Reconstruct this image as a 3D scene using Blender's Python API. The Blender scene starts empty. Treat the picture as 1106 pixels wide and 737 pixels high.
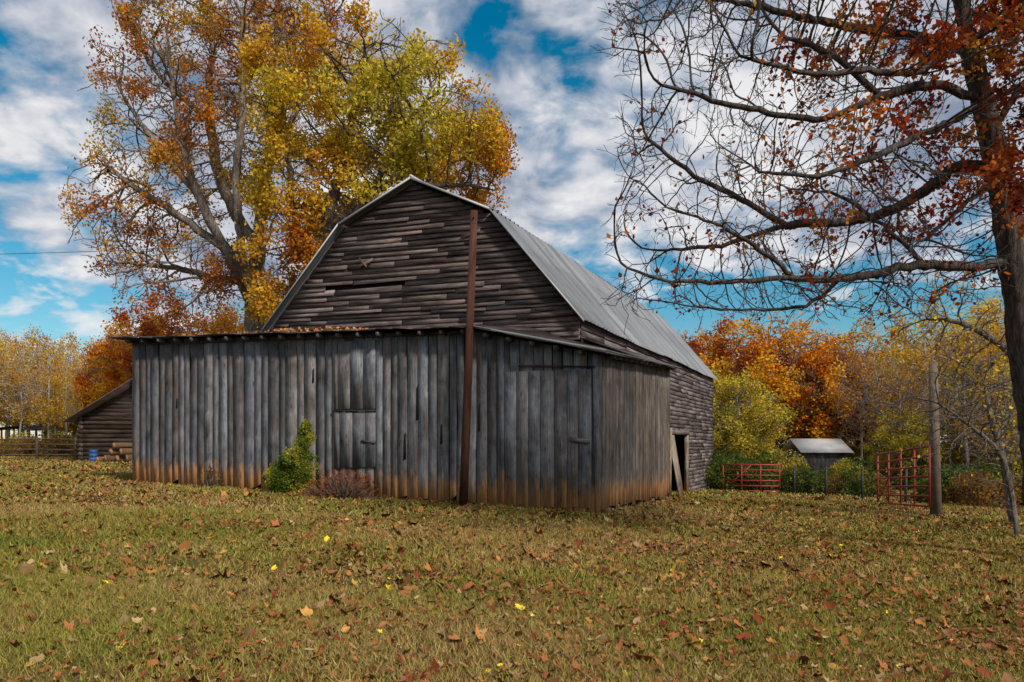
import bpy, math, random
import numpy as np
from mathutils import Vector, noise as mnoise
random.seed(7); rng=np.random.default_rng(7)
scene=bpy.context.scene
scene.view_settings.view_transform='Standard'
scene.view_settings.look='None'; scene.view_settings.exposure=0
R=random.uniform
# ------------------------------------------------------------ terrain
def sst(a,b,x):
    t=np.clip((x-a)/(b-a),0,1); return t*t*(3-2*t)
def H(x,y):
    x=np.asarray(x,dtype=float); y=np.asarray(y,dtype=float)
    z=0.7*np.tanh(-(x-2)/15.0)-0.3*sst(24,40,y)*sst(0,8,x)
    z=z+0.02*np.sin(x*1.7+y*.6)*np.sin(y*1.3-x*.4)+0.012*np.sin(x*4.1+1)*np.sin(y*3.7)
    return z
def h(x,y): return float(H(x,y))
def S(px,py,d):   # survey helper: bearing / elevation / distance -> metres
    return Vector(((px-553)/850*d, d, 1.6+(480-py)/850*d))
# ------------------------------------------------------------ node helpers
def newmat(name):
    m=bpy.data.materials.new(name); m.use_nodes=True
    nt=m.node_tree; nt.nodes.clear()
    out=nt.nodes.new('ShaderNodeOutputMaterial')
    return m,nt,out
def N(nt,t,**k):
    n=nt.nodes.new(t)
    for a,b in k.items(): setattr(n,a,b)
    return n
def L(nt,a,b): nt.links.new(a,b)
def ramp(nt,src,stops):
    r=N(nt,'ShaderNodeValToRGB'); L(nt,src,r.inputs[0])
    el=r.color_ramp.elements
    while len(el)<len(stops): el.new(0.5)
    for e,(p,c) in zip(el,stops):
        e.position=p; e.color=(c[0],c[1],c[2],1) if hasattr(c,'__len__') else (c,c,c,1)
    return r.outputs[0]
def noise(nt,vec,scale,detail=4,rough=.55,dist=0):
    n=N(nt,'ShaderNodeTexNoise'); n.inputs['Scale'].default_value=scale
    n.inputs['Detail'].default_value=detail; n.inputs['Roughness'].default_value=rough
    n.inputs['Distortion'].default_value=dist
    if vec is not None: L(nt,vec,n.inputs['Vector'])
    return n.outputs['Fac']
def math_(nt,op,a,b=None,clamp=False):
    n=N(nt,'ShaderNodeMath',operation=op); n.use_clamp=clamp
    for i,v in enumerate((a,b)):
        if v is None: continue
        if isinstance(v,(int,float)): n.inputs[i].default_value=v
        else: L(nt,v,n.inputs[i])
    return n.outputs[0]
def mix(nt,f,a,b,blend='MIX'):
    n=N(nt,'ShaderNodeMix',data_type='RGBA',blend_type=blend)
    for i,v in ((0,f),(6,a),(7,b)):
        if isinstance(v,(int,float)): n.inputs[i].default_value=v
        elif isinstance(v,tuple): n.inputs[i].default_value=(*v,1)
        else: L(nt,v,n.inputs[i])
    return n.outputs[2]
def mapping(nt,vec,sc,loc=(0,0,0)):
    m=N(nt,'ShaderNodeMapping'); L(nt,vec,m.inputs[0]); m.inputs['Scale'].default_value=sc; m.inputs['Location'].default_value=loc
    return m.outputs[0]
def princ(nt,out,col,rough=.8,metal=0.,bump=None,bstr=.4,bdist=.02,spec=.3):
    p=N(nt,'ShaderNodeBsdfPrincipled')
    if isinstance(col,tuple): p.inputs['Base Color'].default_value=(*col,1)
    else: L(nt,col,p.inputs['Base Color'])
    if isinstance(rough,(int,float)): p.inputs['Roughness'].default_value=rough
    else: L(nt,rough,p.inputs['Roughness'])
    p.inputs['Metallic'].default_value=metal
    p.inputs['Specular IOR Level'].default_value=spec
    if bump is not None:
        b=N(nt,'ShaderNodeBump'); b.inputs['Strength'].default_value=bstr; b.inputs['Distance'].default_value=bdist
        L(nt,bump,b.inputs['Height']); L(nt,b.outputs[0],p.inputs['Normal'])
    L(nt,p.outputs[0],out.inputs[0]); return p
# ------------------------------------------------------------ materials
def wood_mat(name,stops,stain=True):
    m,nt,out=newmat(name)
    uv=N(nt,'ShaderNodeUVMap').outputs[0]
    at=N(nt,'ShaderNodeAttribute',attribute_name='Col')
    g=noise(nt,mapping(nt,uv,(34,.9,1)),1,8,.78,.5)
    g2=noise(nt,mapping(nt,uv,(2.2,1.3,1)),1,6,.68,.3) if stain else noise(nt,mapping(nt,uv,(5,.8,1)),1,5,.65,.3)
    g3=noise(nt,mapping(nt,uv,(85,2.2,1)),1,3,.7)
    s=math_(nt,'ADD',math_(nt,'MULTIPLY',g,.5),math_(nt,'MULTIPLY',g2,.5))
    col=ramp(nt,s,stops)
    col=mix(nt,1.,col,at.outputs['Color'],'MULTIPLY')
    ck=ramp(nt,g3,[(.36,.12),(.43,1.)])
    col=mix(nt,.85,col,ck,'MULTIPLY')
    vo=N(nt,'ShaderNodeTexVoronoi'); vo.inputs['Scale'].default_value=1; L(nt,mapping(nt,uv,(7,1.6,1)),vo.inputs['Vector'])
    col=mix(nt,ramp(nt,vo.outputs['Distance'],[(.05,.85),(.13,0.)]),col,(.02,.017,.015))
    if stain:
        n=noise(nt,mapping(nt,uv,(6,2,1)),1,5,.6)
        n2=noise(nt,mapping(nt,uv,(4,.5,1)),1,4,.6)
        f2=ramp(nt,n2,[(.50,0.),(.72,.65)])
        col=mix(nt,f2,col,(.13,.08,.052))
        ht=math_(nt,'SUBTRACT',1.30,math_(nt,'MULTIPLY',at.outputs['Alpha'],5.0))
        f=math_(nt,'ADD',ht,math_(nt,'MULTIPLY',math_(nt,'SUBTRACT',n,.52),2.6))
        f=ramp(nt,f,[(.1,0.),(.85,.90)])
        col=mix(nt,f,col,mix(nt,ramp(nt,g,[(.36,0.),(.58,1.)]),(.20,.085,.035),(.58,.29,.11)))
    princ(nt,out,col,.85,0,g,.35,.006,.2)
    return m
M_PLANK=wood_mat('weathered_grey_planks',[(.36,(.022,.022,.026)),(.44,(.10,.103,.115)),(.54,(.205,.21,.235)),(.66,(.40,.41,.45))])
M_SIDING=wood_mat('dark_lap_siding',[(.36,(.018,.013,.013)),(.45,(.075,.058,.054)),(.56,(.18,.15,.145)),(.70,(.32,.29,.29))],False)
M_POLE=wood_mat('brown_pole_wood',[(.34,(.02,.008,.005)),(.5,(.075,.03,.02)),(.7,(.15,.07,.045))],False)
m,nt,out=newmat('painted_interior_shade'); princ(nt,out,(.012,.010,.009),1); M_DARK=m  # near-black base colour paints in the shade of unlit interiors
def metal_mat(name,a,b,rust=.25,metal=.3):
    m,nt,out=newmat(name)
    uv=N(nt,'ShaderNodeUVMap').outputs[0]
    at=N(nt,'ShaderNodeAttribute',attribute_name='Col')
    n=noise(nt,mapping(nt,uv,(2.2,.35,1)),1,5,.6)
    col=mix(nt,ramp(nt,n,[(.3,0.),(.7,1.)]),a,b)
    col=mix(nt,1.,col,at.outputs['Color'],'MULTIPLY')
    r=noise(nt,mapping(nt,uv,(3,1.,1)),1.,6,.7)
    col=mix(nt,ramp(nt,r,[(.56,0.),(.75,rust)]),col,(.14,.06,.03))
    princ(nt,out,col,.6,metal,n,.15,.01,.3); return m
M_ROOF=metal_mat('galvanised_roof_sheet',(.13,.145,.17),(.25,.265,.295))
M_TRIM=metal_mat('pale_metal_trim',(.30,.31,.33),(.5,.5,.5),.6)
M_RUSTY=metal_mat('rusty_roof_sheet',(.05,.04,.04),(.12,.09,.08),.9)
M_WHITE=metal_mat('white_metal_roof',(.76,.78,.80),(.82,.83,.84),.0,0.)
def paint_mat(name,c,rough=.5):
    m,nt,out=newmat(name)
    g=N(nt,'ShaderNodeTexCoord').outputs['Object']
    n=noise(nt,g,6,5,.6)
    col=mix(nt,ramp(nt,n,[(.5,0.),(.7,.7)]),c,(c[0]*.4,c[1]*.5+.01,c[2]*.4+.01))
    princ(nt,out,col,rough,0,n,.2,.01); return m
M_GATE=paint_mat('red_gate_paint',(.30,.035,.033))
M_BLUE=paint_mat('blue_plastic',(.03,.10,.30))
M_FENCE=paint_mat('old_fence_wood',(.15,.115,.09),.9)
M_WIRE=paint_mat('wire',(.03,.03,.035),.6)
def leaf_mat(name,tr=.4):
    m,nt,out=newmat(name)
    at=N(nt,'ShaderNodeAttribute',attribute_name='Col').outputs['Color']
    d=N(nt,'ShaderNodeBsdfDiffuse'); L(nt,at,d.inputs[0])
    if tr<=0: L(nt,d.outputs[0],out.inputs[0]); return m
    t=N(nt,'ShaderNodeBsdfTranslucent'); L(nt,at,t.inputs[0])
    x=N(nt,'ShaderNodeMixShader'); x.inputs[0].default_value=tr
    L(nt,d.outputs[0],x.inputs[1]); L(nt,t.outputs[0],x.inputs[2]); L(nt,x.outputs[0],out.inputs[0])
    return m
M_LEAF=leaf_mat('autumn_leaf',.45)
M_GRASS=leaf_mat('grass_blade',0)
M_LITTER=leaf_mat('dry_fallen_leaf',0)
m,nt,out=newmat('tree_bark')
g=N(nt,'ShaderNodeTexCoord').outputs['Object']
at=N(nt,'ShaderNodeAttribute',attribute_name='Col').outputs['Color']
n=noise(nt,mapping(nt,g,(16,16,3)),1,6,.7,.8)
c=mix(nt,1.,ramp(nt,n,[(.35,.25),(.5,.9),(.65,1.7)]),at,'MULTIPLY')
princ(nt,out,c,.95,0,n,1.,.05,.1); M_BARK=m
# ------------------------------------------------------------ mesh tools
def npmesh(name,V,loops,totals,mats,cols=None,uvs=None,midx=None,smooth=False):
    me=bpy.data.meshes.new(name)
    V=np.asarray(V,dtype=np.float32).reshape(-1,3); loops=np.asarray(loops,dtype=np.int32); totals=np.asarray(totals,dtype=np.int32)
    me.vertices.add(len(V)); me.vertices.foreach_set('co',V.ravel())
    me.loops.add(len(loops)); me.loops.foreach_set('vertex_index',loops)
    me.polygons.add(len(totals))
    st=np.concatenate([[0],np.cumsum(totals)[:-1]]).astype(np.int32)
    me.polygons.foreach_set('loop_start',st); me.polygons.foreach_set('loop_total',totals)
    for mt in mats: me.materials.append(mt)
    if midx is not None: me.polygons.foreach_set('material_index',np.asarray(midx,dtype=np.int32))
    if smooth is not False:
        sm=np.ones(len(totals),dtype=bool) if smooth is True else smooth
        me.polygons.foreach_set('use_smooth',sm)
    me.update(calc_edges=True)
    if cols is not None:
        a=me.color_attributes.new('Col','FLOAT_COLOR','POINT'); a.data.foreach_set('color',np.asarray(cols,dtype=np.float32).ravel())
    if uvs is not None:
        u=me.uv_layers.new(name='UVMap'); u.data.foreach_set('uv',np.asarray(uvs,dtype=np.float32)[loops].ravel())
    me.validate(); return me
def obj(name,me,parent=None):
    o=bpy.data.objects.new(name,me); scene.collection.objects.link(o)
    if parent: o.parent=parent
    return o
def empty(name,loc=(0,0,0)):
    o=bpy.data.objects.new(name,None); scene.collection.objects.link(o); o.empty_display_size=.2; return o
class MB:
    def __init__(s): s.V=[];s.F=[];s.U=[];s.C=[]
    def slab(s,a,b,c,d,n,th,tint=(1,1,1),hb=(9,9,9,9),horiz=False):
        n=Vector(n).normalized()*th; o=len(s.V)
        a,b,c,d=[Vector(p) for p in (a,b,c,d)]
        s.V+= [a,b,c,d,a-n,b-n,c-n,d-n]
        wd=(b-a).length; ht=(d-a).length; ou,ov=R(0,60),R(0,60)
        q=[(0,0),(wd,0),(wd,ht),(0,ht)]
        if horiz: q=[(v,u) for u,v in q]
        q=[(u+ou,v+ov) for u,v in q]; s.U+=q+[(u+.02,v) for u,v in q]
        cs=[(tint[0],tint[1],tint[2],min(1,max(0,x/3.))) for x in hb]; s.C+=cs+cs
        s.F+=[(o,o+1,o+2,o+3),(o+7,o+6,o+5,o+4),(o,o+4,o+5,o+1),(o+1,o+5,o+6,o+2),(o+2,o+6,o+7,o+3),(o+3,o+7,o+4,o)]
    def tube(s,p,q,r,k=8,r2=None,tint=(1,1,1)):
        p=Vector(p);q=Vector(q); r2=r if r2 is None else r2; ax=(q-p).normalized()
        u=ax.orthogonal().normalized(); v=ax.cross(u); o=len(s.V); ln=(q-p).length; ou=R(0,50)
        for i in range(k):
            t=2*math.pi*i/k; dd=u*math.cos(t)+v*math.sin(t)
            s.V+=[p+dd*r,q+dd*r2]; s.U+=[(ou+t*r,ou),(ou+t*r,ou+ln)]; s.C+=[(*tint,1)]*2
        for i in range(k):
            j=(i+1)%k; s.F.append((o+2*i,o+2*j,o+2*j+1,o+2*i+1))
        s.F.append(tuple(o+2*i for i in range(k))[::-1]); s.F.append(tuple(o+2*i+1 for i in range(k)))
    def quad(s,pts,tint=(1,1,1),uv=None):
        o=len(s.V); s.V+=[Vector(p) for p in pts]; s.F.append(tuple(range(o,o+len(pts))))
        s.U+= uv or [(p[0],p[1]) for p in pts]; s.C+=[(*tint,1)]*len(pts)
    def build(s,name,mat,parent=None):
        lo=[i for f in s.F for i in f]; to=[len(f) for f in s.F]
        me=npmesh(name,[tuple(v) for v in s.V],lo,to,[mat],s.C,s.U)
        return obj(name,me,parent)
# ------------------------------------------------------------ world
w=bpy.data.worlds.new('World'); scene.world=w; w.use_nodes=True; nt=w.node_tree; nt.nodes.clear()
wo=N(nt,'ShaderNodeOutputWorld'); bg=N(nt,'ShaderNodeBackground'); bg.inputs[1].default_value=.15
SUN=Vector((.50,-.62,.62)).normalized()
el=math.asin(SUN.z); az=math.atan2(SUN.x,SUN.y)
sk=N(nt,'ShaderNodeTexSky',sky_type='NISHITA'); sk.sun_disc=False; sk.sun_elevation=el; sk.sun_rotation=az
sk.air_density=1.0; sk.dust_density=.2; sk.ozone_density=2.0
hs=N(nt,'ShaderNodeHueSaturation'); hs.inputs['Hue'].default_value=.478; hs.inputs['Saturation'].default_value=1.5; hs.inputs['Value'].default_value=.64
L(nt,sk.outputs[0],hs.inputs['Color'])
tc=N(nt,'ShaderNodeTexCoord').outputs['Generated']; sx=N(nt,'ShaderNodeSeparateXYZ'); L(nt,tc,sx.inputs[0])
zz=math_(nt,'ADD',math_(nt,'MAXIMUM',sx.outputs[2],0.0),.36)
cx=N(nt,'ShaderNodeCombineXYZ'); L(nt,math_(nt,'DIVIDE',sx.outputs[0],zz),cx.inputs[0]); L(nt,math_(nt,'DIVIDE',sx.outputs[1],zz),cx.inputs[1])
cv=cx.outputs[0]
n1=noise(nt,mapping(nt,cv,(1,1,1),(3.1,1.7,0)),1.3,3,.5,.2)
n2=noise(nt,mapping(nt,cv,(1.,1.0,1)),8.0,7,.56,.2)
s=math_(nt,'ADD',math_(nt,'MULTIPLY',n1,.55),math_(nt,'MULTIPLY',n2,.45))
elm=N(nt,'ShaderNodeMapRange'); L(nt,sx.outputs[2],elm.inputs[0]); elm.inputs[1].default_value=.13; elm.inputs[2].default_value=.28; elm.inputs[3].default_value=-.075; elm.inputs[4].default_value=.068
s=math_(nt,'ADD',s,elm.outputs[0])
mask=ramp(nt,s,[(.455,0.),(.49,.5),(.55,1.)])
n3=noise(nt,mapping(nt,cv,(1,1,1),(7,2,0)),2.4,5,.6,.3)
cc=ramp(nt,math_(nt,'ADD',math_(nt,'MULTIPLY',n3,.5),math_(nt,'MULTIPLY',n2,.5)),[(.41,(1.6,2.0,2.7)),(.49,(3.3,3.55,4.1)),(.58,(5.5,5.5,5.6))])
fin=mix(nt,mask,hs.outputs[0],cc)
L(nt,fin,bg.inputs[0]); L(nt,bg.outputs[0],wo.inputs[0])
sl=bpy.data.lights.new('sun','SUN'); sl.energy=4.2; sl.angle=math.radians(6); sl.color=(1,.91,.78)
so=bpy.data.objects.new('sun',sl); scene.collection.objects.link(so); so.rotation_euler=SUN.to_track_quat('Z','Y').to_euler(); so.location=(20,-10,30)
cam=bpy.data.cameras.new('camera'); co=bpy.data.objects.new('camera',cam); scene.collection.objects.link(co); scene.camera=co
cam.sensor_width=36; cam.lens=36*850/1106; cam.shift_y=(480-368.5)/1106; cam.clip_end=2000
co.location=(0,0,1.6); co.rotation_euler=(math.pi/2,0,0)
# ------------------------------------------------------------ ground
def axis(a,n,k): 
    t=np.linspace(-1,1,n); return a*np.sinh(t*k)/math.sinh(k)
gx=axis(400,260,5.5); gy=axis(400,260,5.5)+12
X,Y=np.meshgrid(gx,gy); Z=H(X,Y); V=np.stack([X,Y,Z],-1).reshape(-1,3)
n=260; ii=np.arange((n-1)*(n-1)); r_=ii//(n-1)*n+ii%(n-1)
F=np.stack([r_,r_+1,r_+n+1,r_+n],-1).ravel()
m,nt,out=newmat('leafy_pasture')
g=N(nt,'ShaderNodeTexCoord').outputs['Object']
a=noise(nt,g,.35,4,.6); b=noise(nt,g,2.2,5,.6); f=noise(nt,g,30,4,.7)
base=mix(nt,ramp(nt,f,[(.35,0.),(.65,1.)]),(.048,.036,.014),(.16,.12,.035))
base=mix(nt,ramp(nt,b,[(.4,0.),(.62,.7)]),base,(.17,.095,.042))
base=mix(nt,ramp(nt,a,[(.45,0.),(.65,.45)]),base,(.12,.12,.028))
vo=N(nt,'ShaderNodeTexVoronoi'); vo.inputs['Scale'].default_value=11; L(nt,g,vo.inputs['Vector'])
sv=N(nt,'ShaderNodeSeparateColor'); L(nt,vo.outputs['Color'],sv.inputs[0])
lc=ramp(nt,sv.outputs[0],[(0,(.20,.06,.025)),(.4,(.28,.12,.04)),(.7,(.18,.10,.05)),(1,(.32,.19,.06))])
lm=math_(nt,'MULTIPLY',ramp(nt,sv.outputs[1],[(.58,0.),(.60,1.)]),ramp(nt,vo.outputs['Distance'],[(.25,1.),(.45,0.)]))
lm=math_(nt,'MULTIPLY',lm,ramp(nt,b,[(.3,.2),(.6,.9)]))
base=mix(nt,lm,base,lc)
princ(nt,out,base,1,0,f,.8,.04,.05)
obj('ground',npmesh('ground',V,F,np.full((n-1)**2,4),[m],smooth=True))
# ------------------------------------------------------------ BARN
barn=empty('weathered_wooden_barn')
C=Vector((1.96,18.1,0)); rv=Vector((.94,-.34,0)).normalized(); ev=Vector((.405,.914,0)).normalized()
nf=Vector((-.34,-.94,0)).normalized(); ns=Vector((.914,-.405,0)).normalized()
def B(w,b,z): 
    p=C-rv*w+ev*b; p.z=z; return p
def gz(w,b):
    p=B(w,b,0); return h(p.x,p.y)
def ftop(w): return float(np.interp(w,[0,3.12,13.76],[3.69,4.36,4.60]))
def tint(lo=.45,hi=1.15,warm=0):
    v=R(lo,hi); k=R(-.04,.10)+warm; return (v*(1+k),v,v*(1-k))
def vplanks(mb,fa,w0,w1,top,out,base=None,wid=(.18,.36),tn=None,gap=(.002,.014),lift=(-.08,.06)):
    t=w0
    while t<w1-.02:
        wd=min(R(*wid),w1-t); g=R(*gap) if R(0,1)>.16 else R(.02,.05)
        a,b=t+g/2,t+wd-g/2; off=R(0,.022); sk=R(-.02,.02)
        z0a=(base(a) if base else 0)+R(*lift); z0b=z0a+R(-.06,.06)
        if R(0,1)<.13: z0a+=R(.05,.25)
        ta,tb=top(a),top(b); tt=tn() if tn else tint()
        ga=base(a) if base else 0
        rows=6; pv=None; jl=[R(-.005,.009) for _ in range(rows+1)]; jr=[R(-.009,.005) for _ in range(rows+1)]; uo,vo_=R(0,60),R(0,60)
        if R(0,1)<.12: k_=random.randint(2,5); jr[k_]-=.04
        for i in range(rows+1):
            f=i/rows; za=z0a+(ta-z0a)*f; zb=z0b+(tb-z0b)*f
            row=(fa(a+sk*f+jl[i],za,off),fa(b+sk*f+jr[i],zb,off),(uo,vo_+za),(uo+wd,vo_+zb),za-ga,zb-ga)
            if pv:
                o=len(mb.V); nn=Vector(out).normalized()*.024
                P4=[Vector(pv[0]),Vector(pv[1]),Vector(row[1]),Vector(row[0])]
                mb.V+=P4+[p-nn for p in P4]; uq=[pv[2],pv[3],row[3],row[2]]; mb.U+=uq+[(u+.02,v) for u,v in uq]
                cs=[(tt[0],tt[1],tt[2],min(1,max(0,x/3.))) for x in (pv[4],pv[5],row[5],row[4])]; mb.C+=cs+cs
                mb.F+=[(o,o+1,o+2,o+3),(o+1,o+5,o+6,o+2),(o+3,o+7,o+4,o)]
                if i==1: mb.F.append((o,o+4,o+5,o+1))
                if i==rows: mb.F.append((o+2,o+6,o+7,o+3))
            pv=row
        t+=wd
mb=MB()
fw=lambda t,z,o:B(t,0,z)+nf*(o+.01)
vplanks(mb,fw,0,13.76,ftop,nf,lambda t:gz(t,0))
def lz(b): return 3.69+.35*b/7.5
sw=lambda t,z,o:B(0,t,z)+ns*(o+.01)
vplanks(mb,sw,.02,7.5,lz,ns,lambda t:gz(0,t)+.12,tn=lambda:tint(.5,1.0,.14))
lw=lambda t,z,o:B(13.76,t,z)-ns*(o+.01)
vplanks(mb,lw,0,15,lambda t:4.6,-ns,lambda t:gz(13.76,t))
vplanks(mb,lambda t,z,o:B(t,15,z)-nf*(o+.01),11.5,13.76,lambda t:4.6,-nf,lambda t:gz(t,15))
vplanks(mb,lambda t,z,o:B(t,7.5,z)-nf*(o+.01),0,1.4,lambda t:lz(7.5),-nf,lambda t:gz(t,7.5))
vplanks(mb,lambda t,z,o:B(t,23.8,z)-nf*(o+.01),1.4,11.5,lambda t:5.0,-nf,lambda t:gz(t,23.8))
mb.build('plank_walls',M_PLANK,barn)
mb=MB()
def panel(w0,w1,z0,z1,off,wid,tn):
    t=w0
    while t<w1-.03:
        wd=min(R(*wid),w1-t); tt=tn()
        o=off+R(0,.008); g=gz(t,0)
        ztop=lambda q:min(z1,ftop(q)-.05)
        mb.slab(B(t+.006,0,z0+R(-.03,.03))+nf*o,B(t+wd-.008,0,z0+R(-.03,.03))+nf*o,B(t+wd-.008,0,ztop(t+wd))+nf*o,B(t+.006,0,ztop(t))+nf*o,nf,.022,tt,(z0-g,z0-g,z1-g,z1-g)); t+=wd
panel(5.75,6.98,2.50,4.25,.06,(.28,.4),lambda:tint(.8,1.05))
panel(5.75,6.98,1.0,2.42,.06,(.28,.4),lambda:tint(.6,.95))
panel(.12,2.25,.14,3.33,.055,(.25,.36),lambda:tint(.5,1.05))
def hbar(w0,w1,z0,z1,dz,off,tt=(.5,.5,.5)):
    mb.slab(B(w1,0,z1)+nf*off,B(w0,0,z0)+nf*off,B(w0,0,z0+dz)+nf*off,B(w1,0,z1+dz)+nf*off,nf,.03,tt,(9,9,9,9),True)
hbar(5.72,7.0,2.44,2.44,.035,.09,(.25,.25,.25)); hbar(0.05,1.9,3.36,3.44,.04,.09,(.2,.17,.17)); hbar(.15,.65,1.62,1.66,.10,.088,(.6,.6,.62))
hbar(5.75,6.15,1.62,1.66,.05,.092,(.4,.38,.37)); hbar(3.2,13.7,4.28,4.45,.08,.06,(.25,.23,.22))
mb.slab(B(2.40,0,.22)+nf*.07,B(2.26,0,.22)+nf*.07,B(2.26,0,4.12)+nf*.07,B(2.40,0,4.15)+nf*.07,nf,.03,(.7,.7,.75),(.1,.1,4,4))
mb.slab(B(.02,0,.05)+nf*.06,B(-.03,0,.05)+nf*.06,B(-.03,0,3.66)+nf*.06,B(.10,0,3.66)+nf*.06,nf,.1,(.8,.8,.85),(0,0,4,4))
mb.build('doors_and_battens',M_PLANK,barn)
mb=MB()
for (w_,z_,a_,b_) in [(10.9,.62,.17,.26),(4.55,2.2,.06,.9),(4.9,1.2,.07,.7),(9.1,.6,.12,.16),(2.9,1.9,.05,.7),(7.6,3.2,.05,.4),(12.1,2.6,.05,.3),(3.9,1.6,.06,.5),(8.4,.7,.06,.3)]:
    mb.slab(B(w_+a_,0,z_)+nf*.036,B(w_,0,z_+.03)+nf*.036,B(w_+a_*.1,0,z_+b_)+nf*.036,B(w_+a_*.8,0,z_+b_*.9)+nf*.036,nf,.05)
mb.build('painted_gap_shade',M_DARK,barn)  # dark plates laid over the planks, painting the shade of holes and slits
mb=MB()
def lims(z):
    if z<=5.05: return 1.4,11.5
    l=float(np.interp(z,[5.05,8.1,9.24],[1.4,3.93,6.38])); r=float(np.interp(z,[5.12,8.12,9.24],[11.5,8.8,6.38])); return l,r
z=4.45
while z<9.2:
    dz=R(.115,.17); a,b=lims(z+dz*.2); a2,b2=lims(min(z+dz,9.23)); t=a; rowv=R(.8,1.15)
    while t<b-.05:
        ln=min(R(1.2,4.4),b-t); 
        if b-(t+ln)<.4: ln=b-t
        ln0=ln; j0,j1=R(-.028,.028),R(-.028,.028); o=R(.04,.08); ti=R(.0,.012)
        v=R(.6,1.25)*rowv; k=R(0,.12)
        q_=R(0,1)
        if q_<.03: tt=(1.2,.8,.6)
        elif q_<.12: tt=(1.5,1.45,1.45)
        else: tt=(v*(1+k),v,v*(1-k*.3))
        if R(0,1)>.03:
            e0,e1=t+.008,t+ln-.008
            tl=max(e0,a2) if t==a else e0; tr=min(e1,b2) if abs(t+ln-b)<.01 else e1
            mb.slab(B(e1,3,z+j1-.02)+nf*o,B(e0,3,z+j0-.02)+nf*o,B(tl,3,z+dz+j0)+nf*ti,B(tr,3,z+dz+j1)+nf*ti,nf,.018,tt,horiz=True)
        t+=ln0
    z+=dz
for (w0,w1,za,zb) in [(8.25,7.75,6.85,7.05),(8.2,7.95,7.1,6.85),(4.9,4.3,7.45,7.6)]:
    mb.slab(B(w0,3,za)+nf*.10,B(w1,3,zb)+nf*.11,B(w1,3,zb+.09)+nf*.11,B(w0,3,za+.09)+nf*.10,nf,.02,(1.2,.9,.8),horiz=True)
def sidewall(wc,nn,b0,b1,z0f,z1,holes=()):
    z=min(gz(wc,b0),gz(wc,b1))-.1
    if z0f is not None: z=z0f
    while z<z1:
        dz=R(.14,.19); t=b0
        while t<b1-.05:
            ln=min(R(1.2,4),b1-t); o=R(.03,.05); j0,j1=R(-.02,.02),R(-.02,.02)
            segs=[(t,t+ln)]
            for (ha,hb_,hz) in holes:
                if z<hz:
                    s2=[]
                    for (p,q) in segs:
                        if q<=ha or p>=hb_: s2.append((p,q))
                        else:
                            if p<ha: s2.append((p,ha))
                            if q>hb_: s2.append((hb_,q))
                    segs=s2
            v=R(.7,1.6)
            for p,q in segs:
                mb.slab(B(wc,p+.005,z+j0-.03)+nn*o,B(wc,q-.005,z+j1-.03)+nn*o,B(wc,q-.005,min(z1,z+dz)+j1)+nn*.005,B(wc,p+.005,min(z1,z+dz)+j0)+nn*.005,nn,.018,(v,v,v*1.03),horiz=True)
            t+=ln
        z+=dz
sidewall(1.4,ns,7.5,23.8,None,5.0,[(10.5,17.2,2.0)])
sidewall(1.4,ns,3,7.5,4.2,5.0)
sidewall(11.5,-ns,3,23.8,None,5.0)
mb.build('lap_siding',M_SIDING,barn)
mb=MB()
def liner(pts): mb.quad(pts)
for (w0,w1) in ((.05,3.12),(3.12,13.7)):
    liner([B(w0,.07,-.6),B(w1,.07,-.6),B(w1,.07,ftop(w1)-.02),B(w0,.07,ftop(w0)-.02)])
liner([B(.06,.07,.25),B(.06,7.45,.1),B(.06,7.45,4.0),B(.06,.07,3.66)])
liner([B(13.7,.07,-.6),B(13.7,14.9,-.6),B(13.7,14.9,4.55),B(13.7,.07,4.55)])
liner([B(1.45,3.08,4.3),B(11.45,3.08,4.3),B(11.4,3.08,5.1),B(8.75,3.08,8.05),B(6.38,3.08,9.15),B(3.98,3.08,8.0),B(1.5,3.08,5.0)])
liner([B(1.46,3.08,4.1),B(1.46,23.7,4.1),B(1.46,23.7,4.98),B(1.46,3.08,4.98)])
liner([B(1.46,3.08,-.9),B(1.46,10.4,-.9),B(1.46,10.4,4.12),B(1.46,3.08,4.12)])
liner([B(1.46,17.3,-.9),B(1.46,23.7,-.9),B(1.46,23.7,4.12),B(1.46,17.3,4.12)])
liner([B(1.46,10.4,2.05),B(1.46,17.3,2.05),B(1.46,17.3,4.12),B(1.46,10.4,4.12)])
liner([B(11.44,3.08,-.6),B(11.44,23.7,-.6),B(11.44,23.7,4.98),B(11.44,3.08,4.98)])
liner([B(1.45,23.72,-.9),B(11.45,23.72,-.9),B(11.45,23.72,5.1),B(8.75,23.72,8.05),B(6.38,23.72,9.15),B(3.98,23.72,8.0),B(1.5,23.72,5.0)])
mb.build('dark_gap_backing',M_DARK,barn)  # added sheets behind the boards: stop light leaks, keep gaps dark
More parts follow.
